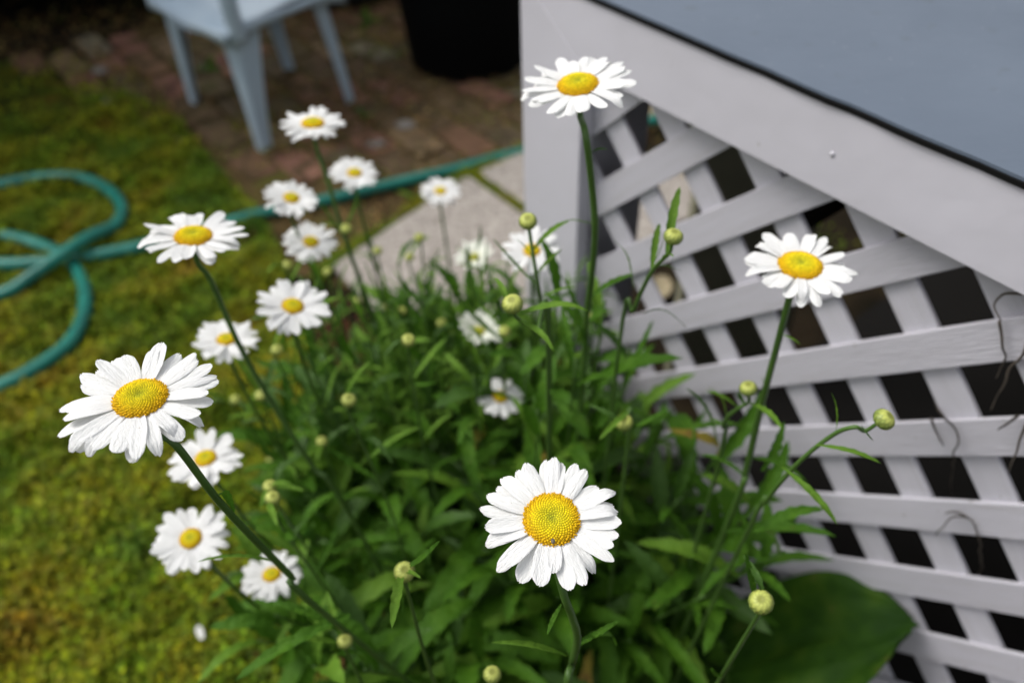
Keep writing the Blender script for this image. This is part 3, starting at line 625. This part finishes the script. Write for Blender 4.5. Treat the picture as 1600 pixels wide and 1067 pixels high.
r3, _ = daisy('daisy at right on a tall curved stem before the lattice', 1252, 408, 170, .074, .60, 14, 32, [(1236, 455, .55), (1215, 535, .58), (1190, 630, .62), (1165, 735, .67), (1140, 810, .72)], (.175, .45), group=FG, r0=.0022)
lf(r3, (1222, 522, .57), (1250, 534, .56), .9, 1, .5, True); lf(r3, (1192, 650, .63), (1201, 588, .61), .5, 0, 1, True); lf(r3, (1190, 735, .66), (1225, 665, .64), .8, 0, .4); lf(r3, (1168, 715, .66), (1264, 730, .63), .55, 1)
lf(r3, (1165, 745, .67), (1100, 700, .68), .6, 0); lf(r3, (1135, 830, .73), (1300, 825, .66), .5, 3); lf(r3, (1150, 790, .71), (1190, 860, .70), .6, 2)
r4, _ = daisy('daisy at top on the tallest stem, in front of the deck rail', 902, 124, 178, .076, .49, -5, 30, [(915, 210, .53), (925, 290, .56), (930, 360, .59), (925, 430, .63), (915, 510, .69), (910, 600, .76)], (.06, .56), group=FG, r0=.0022)
lf(r4, (922, 240, .54), (950, 228, .535), .9, 3, .7, True); lf(r4, (929, 350, .58), (870, 330, .60), .4, 1, .4, True); lf(r4, (912, 520, .69), (858, 448, .68), .8, 0); lf(r4, (915, 545, .70), (888, 428, .70), .5, 3, .6); lf(r4, (915, 610, .75), (1032, 522, .66), .85, 0); lf(r4, (918, 470, .66), (985, 424, .63), .6, 3, .2)
r5, _ = daisy('daisy at upper left overlapping the green hose, on a slanting stem', 301, 362, 157, .074, .51, -9, 29, [(330, 440, .62), (372, 535, .66), (425, 630, .70), (490, 730, .75), (545, 800, .80)], (-.11, .48), group=FG, r0=.0020)
lf(r5, (335, 420, .61), (352, 414, .61), .6, 1, .5, True)
r6, _ = daisy('small daisy at top left below the chair, on a thin tall stem', 488, 188, 103, .068, .45, -8, 27, [(515, 290, .87), (535, 360, .90), (560, 430, .94), (585, 500, .97), (600, 560, 1.0)], (-.13, .73), group=FG, r0=.0022)
SG = 'blurred daisies behind the sharp ones'
def bd(label, px, py, w, D, ratio, phi, n, bx, by, kind='small', stem=None, **k):
    dep = D * F / w
    if stem is None: stem = 'auto'
    return daisy(label, px, py, w * 1.03, D, ratio, phi, n + 5, stem, (bx, by), kind, SG, r0=.0017, **k)
bd('blurred daisy just above the hose, right of the thin tall stem', 554, 267, 76, .060, .60, 0, 28, -.17, .95)
bd('blurred daisy touching the hose, left of the thin tall stem', 456, 306, 84, .060, .62, 5, 27, -.22, .92)
bd('blurred round daisy below the hose, left of the thin tall stem', 486, 375, 80, .060, .72, 3, 28, -.19, .88)
bd('small blurred daisy below the hose over the paving slab', 688, 296, 63, .058, .62, 0, 24, -.08, 1.0)
bd('pale half open daisy with greenish centre against the slab', 741, 400, 66, .052, .72, -20, 20, -.03, .95, 'young')
bd('blurred daisy behind a round green bud, beside the deck post', 831, 388, 90, .058, .75, 0, 22, .03, .92)
bd('pale ragged half open daisy above the foliage centre', 750, 515, 74, .052, .75, 20, 22, .02, .85, 'young')
bd('broken small daisy with missing petals sunk in the foliage centre', 782, 617, 78, .056, .78, 15, 20, .03, .75, gaps=((60, 130),))
bd('blurred daisy crossed by a dark stem, left above the foliage', 353, 526, 98, .060, .62, -8, 22, -.2, .75)
bd('blurred daisy with drooping petals at left of the foliage top', 458, 474, 112, .066, .70, 5, 25, -.17, .80, dz=None)
bd('blurred daisy low at left behind the leaning dark stem', 320, 712, 110, .064, .74, -18, 24, -.17, .62)
bd('lowest left blurred daisy, seen whole over the moss', 297, 838, 114, .064, .88, -25, 22, -.14, .55)
bd('blurred daisy at bottom left with the dark stem across it', 424, 894, 94, .060, .78, -10, 20, -.12, .52)

# ------------------------------------------------------------ buds
def bud_mesh(seed, open_=0.0):
    r = random.Random(seed); v, f, c = [], [], []; sg, rg = 20, 12
    for i in range(rg + 1):
        th = math.pi * i / rg
        for k in range(sg):
            a = 2 * math.pi * k / sg; x = math.sin(th); z = -math.cos(th) * .82
            if th > 2.5: z -= .16 * ((th - 2.5) / .64) ** 1.2     # dimple on top
            rr = x * (1 + .035 * (1 if (k + i) % 2 else -1) * math.sin(th))
            v.append((rr * math.cos(a), rr * math.sin(a), z))
            g = (.11, .17, .03); y = (.40, .44, .10); t = max(0, min(1, (th - 1.2) / 1.0)); col = [g[j] + (y[j] - g[j]) * t for j in range(3)]
            if th > 2.85: col = [.22, .24, .04]
            kk = (1.12 if (k + i // 2) % 2 else .86); c.append((*[q * kk for q in col], 1))
    for i in range(rg):
        for k in range(sg): f.append((i * sg + k, i * sg + (k + 1) % sg, (i + 1) * sg + (k + 1) % sg, (i + 1) * sg + k))
    # overlapping bract scales
    for row, (th, n) in enumerate(((1.0, 10), (1.45, 12), (1.9, 12))):
        for k in range(n):
            a = 2 * math.pi * (k + .5 * (row % 2)) / n; o = len(v)
            for dth, da in ((-.35, 0), (0, .2), (.38, 0), (0, -.2)):
                t_ = th + dth; rr = math.sin(t_) * 1.055 ; v.append((rr * math.cos(a + da), rr * math.sin(a + da), -math.cos(t_) * .82 * 1.05))
                q = (.16, .22, .045) if dth <= 0 else (.30, .36, .08); c.append((*q, 1))
            f.append((o, o + 1, o + 2, o + 3))
    me = mesh('bud_head', v, f, True, [M_bud]); ca = me.color_attributes.new('Col', 'FLOAT_COLOR', 'POINT'); ca.data.foreach_set('color', np.array(c, np.float32).ravel()); return me
BM = [bud_mesh(i) for i in range(3)]
def bud(label, px, py, w, D, ratio, phi, stem, base, leaves=(), r0=.0013, rand=3, group='green daisy buds'):
    dep = D * F / w; c = at(px, py, dep); Nn = facing(px, py, ratio, phi); root = empty('daisy_bud', Vector((base[0], base[1], .005)), label, 'bud', group)
    put('bud_head', random.choice(BM), root, frame(Nn, c) @ Matrix.Diagonal((D / 2, D / 2, D / 2, 1)))
    top = c - Nn * D * .38; sp = [top, top - Nn * .010] + auto_stem(top, stem, base) + [Vector((base[0], base[1], 0))]
    path = spline(sp, 6); stem_mesh(root, path, r0, r0 * 1.4, 6, .0)
    for q in leaves: lf(root, *q)
    for k in range(rand):
        i_ = int(len(path) * random.uniform(.12, .5)); p0 = path[i_]; a = random.uniform(0, 6.28); e = random.uniform(.2, 1.1); L_ = random.uniform(.025, .055)
        put('leaf', random.choice(LN), root, orient(p0, p0 + Vector((math.cos(a) * math.cos(e), math.sin(a) * math.cos(e), math.sin(e))) * L_, 0, PZ, 1.1))
bud('round green bud with a dark top dimple beside the deck post', 825, 346, 28, .013, .85, -8, [(838, 430, .60), (850, 500, .64), (860, 560, .70)], (.035, .52), [((833, 405, .585), (812, 370, .57), .5, 0, 0, True), ((842, 445, .61), (768, 392, .64), .35, 2, 0, True)])
bud('green bud on a forked stalk in front of the lattice top', 1052, 370, 30, .013, .6, 15, [(1018, 425, .57), (990, 485, .62), (965, 560, .68)], (.09, .52), [((990, 450, .60), (986, 370, .585), .6, 1, 1, True), ((1008, 430, .58), (1058, 400, .57), .5, 3, 0, True), ((1003, 488, .62), (1072, 480, .60), .28, 3, 0, True), ((1020, 410, .57), (1045, 378, .56), .3, 2, 0, True)])
bud('largest round bud left of a curved stalk above the foliage', 801, 475, 33, .014, .8, -15, [(838, 520, .56), (856, 565, .62)], (.03, .47))
bud('lone green bud at right end of a bare side stalk against the lattice', 1381, 655, 34, .0135, .45, 55, [(1335, 667, .50), (1300, 680, .515), (1245, 725, .54), (1195, 785, .59), (1165, 835, .64)], (.17, .42), [((1306, 672, .515), (1310, 612, .50), .7, 0, .9, True), ((1275, 695, .52), (1380, 712, .50), .8, 4, .2, True), ((1345, 664, .50), (1364, 694, .495), .6, 3, .8, True), ((1222, 730, .545), (1318, 812, .52), .9, 4, .2, True), ((1180, 830, .62), (1285, 782, .60), .8, 1, .2)], rand=0)
bud('pale green bud close left of the right daisy stem', 1169, 607, 27, .013, .7, 0, [(1150, 640, .62), (1130, 665, .64), (1118, 740, .70)], (.18, .46), [((1120, 690, .66), (1096, 598, .64), .7, 0, .8), ((1138, 660, .64), (1133, 600, .62), .7, 1, .6, True), ((1135, 665, .64), (1108, 650, .64), .9, 0, 0, True)])
bud('sharp green bud with star shaped top at lower centre in the leaves', 632, 893, 33, .013, .95, 0, 'auto', (-.03, .36), [((630, 960, .55), (626, 905, .55), .5, 3, .8)])
bud('pale yellow bud with a star top at lower right, above the broad leaf', 1189, 940, 38, .015, .95, 0, 'auto', (.13, .30))
bud('pale bud in the leaves right of centre beside the lattice', 975, 660, 28, .014, .8, 0, [(980, 700, .68)], (.10, .46))
bud('pale bud at the very bottom edge near the centre', 769, 1053, 28, .012, .9, 0, 'auto', (.0, .30))
bud('pale bud at bottom left end of the dark leaning stem', 539, 1001, 24, .012, .9, -5, 'auto', (-.06, .36))
small = [(638, 532, 22), (545, 625, 24), (422, 760, 22), (426, 778, 24), (503, 690, 18), (433, 547, 19), (408, 618, 19), (423, 720, 14), (788, 518, 19), (541, 358, 18), (655, 372, 16), (690, 505, 16), (628, 487, 15), (604, 480, 15), (450, 415, 17),
         (1067, 680, 18), (512, 425, 14), (590, 392, 14), (924, 494, 18), (368, 625, 17), (640, 402, 14), (470, 455, 12), (560, 470, 12), (620, 600, 13), (1100, 740, 12), (925, 445, 16), (590, 560, 12), (672, 450, 12), (712, 540, 12), (520, 500, 13)]
for px, py, w in small:
    dep = .0125 * F / w; b = at(px, py, dep); cxy = Vector((b.x, b.y, 0)); ce = Vector((-.02, .66, 0)); bx = ce + (cxy - ce) * .6
    if (bx - OW).dot(NW) > -.04: bx -= NW * ((bx - OW).dot(NW) + .04)
    if bx.y < .35: bx.y = .35
    bud('small pale bud ' + where(px, py), px, py, w, .0125, .85, random.uniform(-25, 25), 'auto', (bx.x, bx.y), r0=.0012, rand=5, group='small pale buds in the blur')

# ------------------------------------------------------------ leafy shoots of the clump
def shoot(base, tip, nl, Lr, label, group, r=.0019, mats=LV, wid=1.0):
    label = label + ' ' + where(*pix(tip))
    root = empty('leafy_shoot', Vector((base.x, base.y, .005)), label, 'shoot', group)
    mid = base * .5 + tip * .5 + Vector(((tip.x - base.x) * -.15, (tip.y - base.y) * -.15, .03)); path = spline([base, mid, tip], 8)
    stem_mesh(root, path, r * 1.2, r * .7, 5, 0)
    ph = random.uniform(0, 6.28); n = len(path)
    for k in range(nl):
        t = .36 + .64 * (k + .5) / nl; x = t * (n - 1); i_ = int(x); p0 = path[i_].lerp(path[min(i_ + 1, n - 1)], x - i_)
        a = ph + k * 2.4 + random.gauss(0, .25); e = (.42 + .75 * max(0, (t - .55) / .45) ** 1.2) + random.gauss(0, .2); L_ = random.uniform(*Lr) * (1 - .3 * max(0, t - .7) / .3)
        d = Vector((math.cos(a) * math.cos(e), math.sin(a) * math.cos(e), math.sin(e)))
        q = p0 + d * L_; over = (q - OW).dot(NW) + .03
        if over > 0: d = (d - NW * (d.dot(NW)) * 1.7).normalized(); q = p0 + d * L_
        if (q - OW).dot(NW) > -.02 and (PL(0, 0) - q).length < 3: continue
        if (q - CAM).length < .45 or (p0 - CAM).length < .5: continue
        put('leaf', random.choices(mats, [3, 3, 3, 2, 3, 2, 2, 2, 2, 2, .35][:len(mats)])[0], root, orient(p0, q, random.gauss(0, .35), PZ, wid * random.uniform(.85, 1.2)))
cen = Vector((-.02, .62, 0))
cnt = 0; tries = 0
while cnt < 84 and tries < 2000:
    tries += 1
    a = random.uniform(0, 6.28); rr = math.sqrt(random.random()); tx = -.03 + .31 * rr * math.cos(a); ty = .64 + .33 * rr * math.sin(a)
    tip = Vector((tx, ty, .50 - .20 * rr ** 2 + random.gauss(0, .035) + .06 * max(0, ty - .65)))
    if (tip - OW).dot(NW) > -.035: continue
    base = cen + (Vector((tx, ty, 0)) - cen) * .5
    shoot(base, tip, 14, (.085, .155), 'leafy green shoot in the clump,', 'leafy shoots of the daisy clump'); cnt += 1
for (px, py, dep, side_) in ((1050, 640, .80, 'r'), (1130, 700, .78, 'r'), (1185, 790, .76, 'r'), (1225, 860, .74, 'r'), (1130, 850, .8, 'r'), (1060, 780, .83, 'r'), (1000, 610, .86, 'r'), (1100, 930, .78, 'r'),
                           (430, 960, .76, 'l'), (490, 1040, .72, 'l'), (405, 1000, .80, 'l'), (570, 1045, .68, 'l'), (395, 900, .86, 'l'), (430, 700, .95, 'l'), (410, 620, 1.02, 'l'), (450, 820, .86, 'l'), (470, 560, 1.05, 'l')):
    tip = at(px, py, dep); base = cen.lerp(Vector((tip.x, tip.y, 0)), .62)
    shoot(base, tip, 13, (.08, .13), 'leafy shoot by the lattice, tip' if side_ == 'r' else 'leafy shoot over the moss, tip', 'leafy shoots of the daisy clump')
for (px, py, dep) in ((870, 455, .74), (945, 470, .72), (985, 545, .74), (900, 560, .74), (820, 560, .78), (740, 590, .84), (660, 560, .88), (600, 600, .9), (560, 560, .95), (500, 590, .95), (840, 640, .74)):
    tip = at(px, py, dep); base = cen.lerp(Vector((tip.x, tip.y, 0)), .8)
    shoot(base, tip, 13, (.065, .10), 'taller upright leafy shoot, tip', 'leafy shoots of the daisy clump')
# thin upright shoots with narrow leaves at the upper left of the clump
for k in range(62):
    px = random.uniform(440, 930); py = random.uniform(385, 560) + abs(px - 660) * .15; dep = random.uniform(.82, 1.02); tip = at(px, py, dep)
    if (tip - OW).dot(NW) > -.05: continue
    base = Vector((tip.x * .85, .64 + (tip.y - .64) * .85, 0))
    shoot(base, tip, 16, (.035, .07), 'thin narrow leaved shoot, tip', 'thin shoots at the back of the clump', .0014, LN)

def ld(px, py, off=-.006):      # depth of the lattice face along that ray, a little in front
    r = ray(px, py); return ((OW + NW * off - CAM).dot(NW)) / r.dot(NW)
# broad leaved plant at lower right
bl_c = Vector((.26, .40, 0)); BLp = empty('broad_leaf_plant', bl_c, 'low plant with big dark ribbed leaves at the foot of the lattice', 'plant')
def broad_mesh(seed, L_, Wd, droop):
    r = random.Random(seed); v, f = [], []; nv, nu = 18, 16
    for i in range(nv + 1):
        t = i / nv; w = Wd * (math.sin(math.pi * (t * .86 + .06) ** .9) ** .55)
        if i == nv: w = Wd * .25
        elif i == nv - 1: w = Wd * .52
        for k in range(nu + 1):
            u = -1 + 2 * k / nu; rib = .007 * abs(math.sin((u * 2.5 + t * 1.3 * (1 if u > 0 else -1)) * math.pi)); wave = .008 * math.sin(t * 9 + u * 2 + seed)
            v.append((u * w, t * L_ - abs(u) * .012, -droop * t * t * L_ + .22 * w * abs(u) - rib + wave * abs(u) + (-.004 if k == nu // 2 else 0)))
    for i in range(nv):
        for k in range(nu): q = i * (nu + 1) + k; f.append((q, q + 1, q + nu + 2, q + nu + 1))
    return mesh('leaf', v, f, True, [M_broad])
M_broad = mat('broad_leaf', (.02, .055, .008), .65, .12, vary=[(.3, (.010, .034, .003)), (.5, (.018, .052, .003)), (.64, (.032, .070, .005)), (.75, (.08, .06, .02))], scale=26, bump=.4, bscale=60, bdist=.004, trans=.12, tcol=(.04, .12, .01))
def broad(a, b, Wd, droop, seed, side=0):
    A_, B_ = at(*a), at(*b); L_ = (B_ - A_).length; put('leaf', broad_mesh(seed, L_, Wd, droop), BLp, orient(A_, B_, side) @ Matrix.Diagonal((1 / L_, 1 / L_, 1 / L_, 1)))
    v, f = tube(spline([bl_c + PZ * .01, (bl_c + A_) * .5 + PZ * .03, A_], 6), .0035, 6); put('stalk', mesh('stalk', [q - bl_c for q in v], f, True, [M_stem]), BLp, Matrix.Translation(bl_c))
broad((1140, 1030, .95), (1395, 955, ld(1395, 955, -.03)), .075, .12, 3, .15)
broad((1160, 1075, 1.0), (1010, 1100, .92), .07, .3, 5)
broad((1130, 1000, 1.02), (1010, 900, .95), .06, .4, 6)
broad((1200, 1090, 1.0), (1330, 1110, .9), .06, .3, 7)

# dry twigs on the lattice, and a fallen petal
def twig(label, paths):
    P0 = at(*paths[0][0]); root = empty('dry_twig', P0, label, 'twig', 'dry vine twigs at the right of the lattice')
    for ps in paths:
        path = spline([at(*q) for q in ps], 6); path = [q + Vector((noise.noise(q * 60), noise.noise(q * 60 + Vector((5, 5, 5))), 0)) * .003 for q in path]
        v, f = tube(path, lambda t: .0013 - .0008 * t, 5); put('twig_branch', mesh('twig_branch', [q - P0 for q in v], f, True, [M_twig]), root, Matrix.Translation(P0))
def tw(*pp): return [(x, y, ld(x, y)) for x, y in pp]
twig('dry twig hanging from the rail over the second row of slats at far right', [tw((1600, 457), (1570, 458), (1555, 475), (1565, 500)), tw((1562, 500), (1566, 540), (1572, 565), (1555, 590))])
twig('longest dry twig leaning from the right edge across a dark opening', [tw((1612, 530), (1585, 570), (1560, 610), (1548, 640)), tw((1604, 660), (1588, 700), (1575, 740)), tw((1590, 648), (1570, 662), (1560, 672))])
twig('thin dry twig curving down the third slat row and into an opening', [[(1455, 610, ld(1455, 610, .03)), (1466, 632, ld(1466, 632, .012))] + tw((1474, 650), (1490, 670), (1494, 700)) + [(1488, 740, ld(1488, 740, .02)), (1486, 800, ld(1486, 800, .04))], tw((1455, 652), (1466, 680), (1476, 695))])
twig('arched dry twig on the fourth slat row above an opening', [[(1528, 930, ld(1528, 930, .05)), (1530, 895, ld(1530, 895, .03)), (1532, 862, ld(1532, 862, .012))] + tw((1528, 835), (1510, 808), (1480, 815), (1462, 835)), tw((1510, 808), (1495, 800), (1480, 803))])
g = ground(325, 1010); g.z = .028
tag(put('fallen_petal', PM[3], None, Matrix.Translation(g) @ Matrix.Rotation(.6, 4, 'Z') @ Matrix.Diagonal((.04, .026, .03, 1))), 'single white petal fallen on the moss at bottom left', 'petal')
print('objects', len(bpy.data.objects))
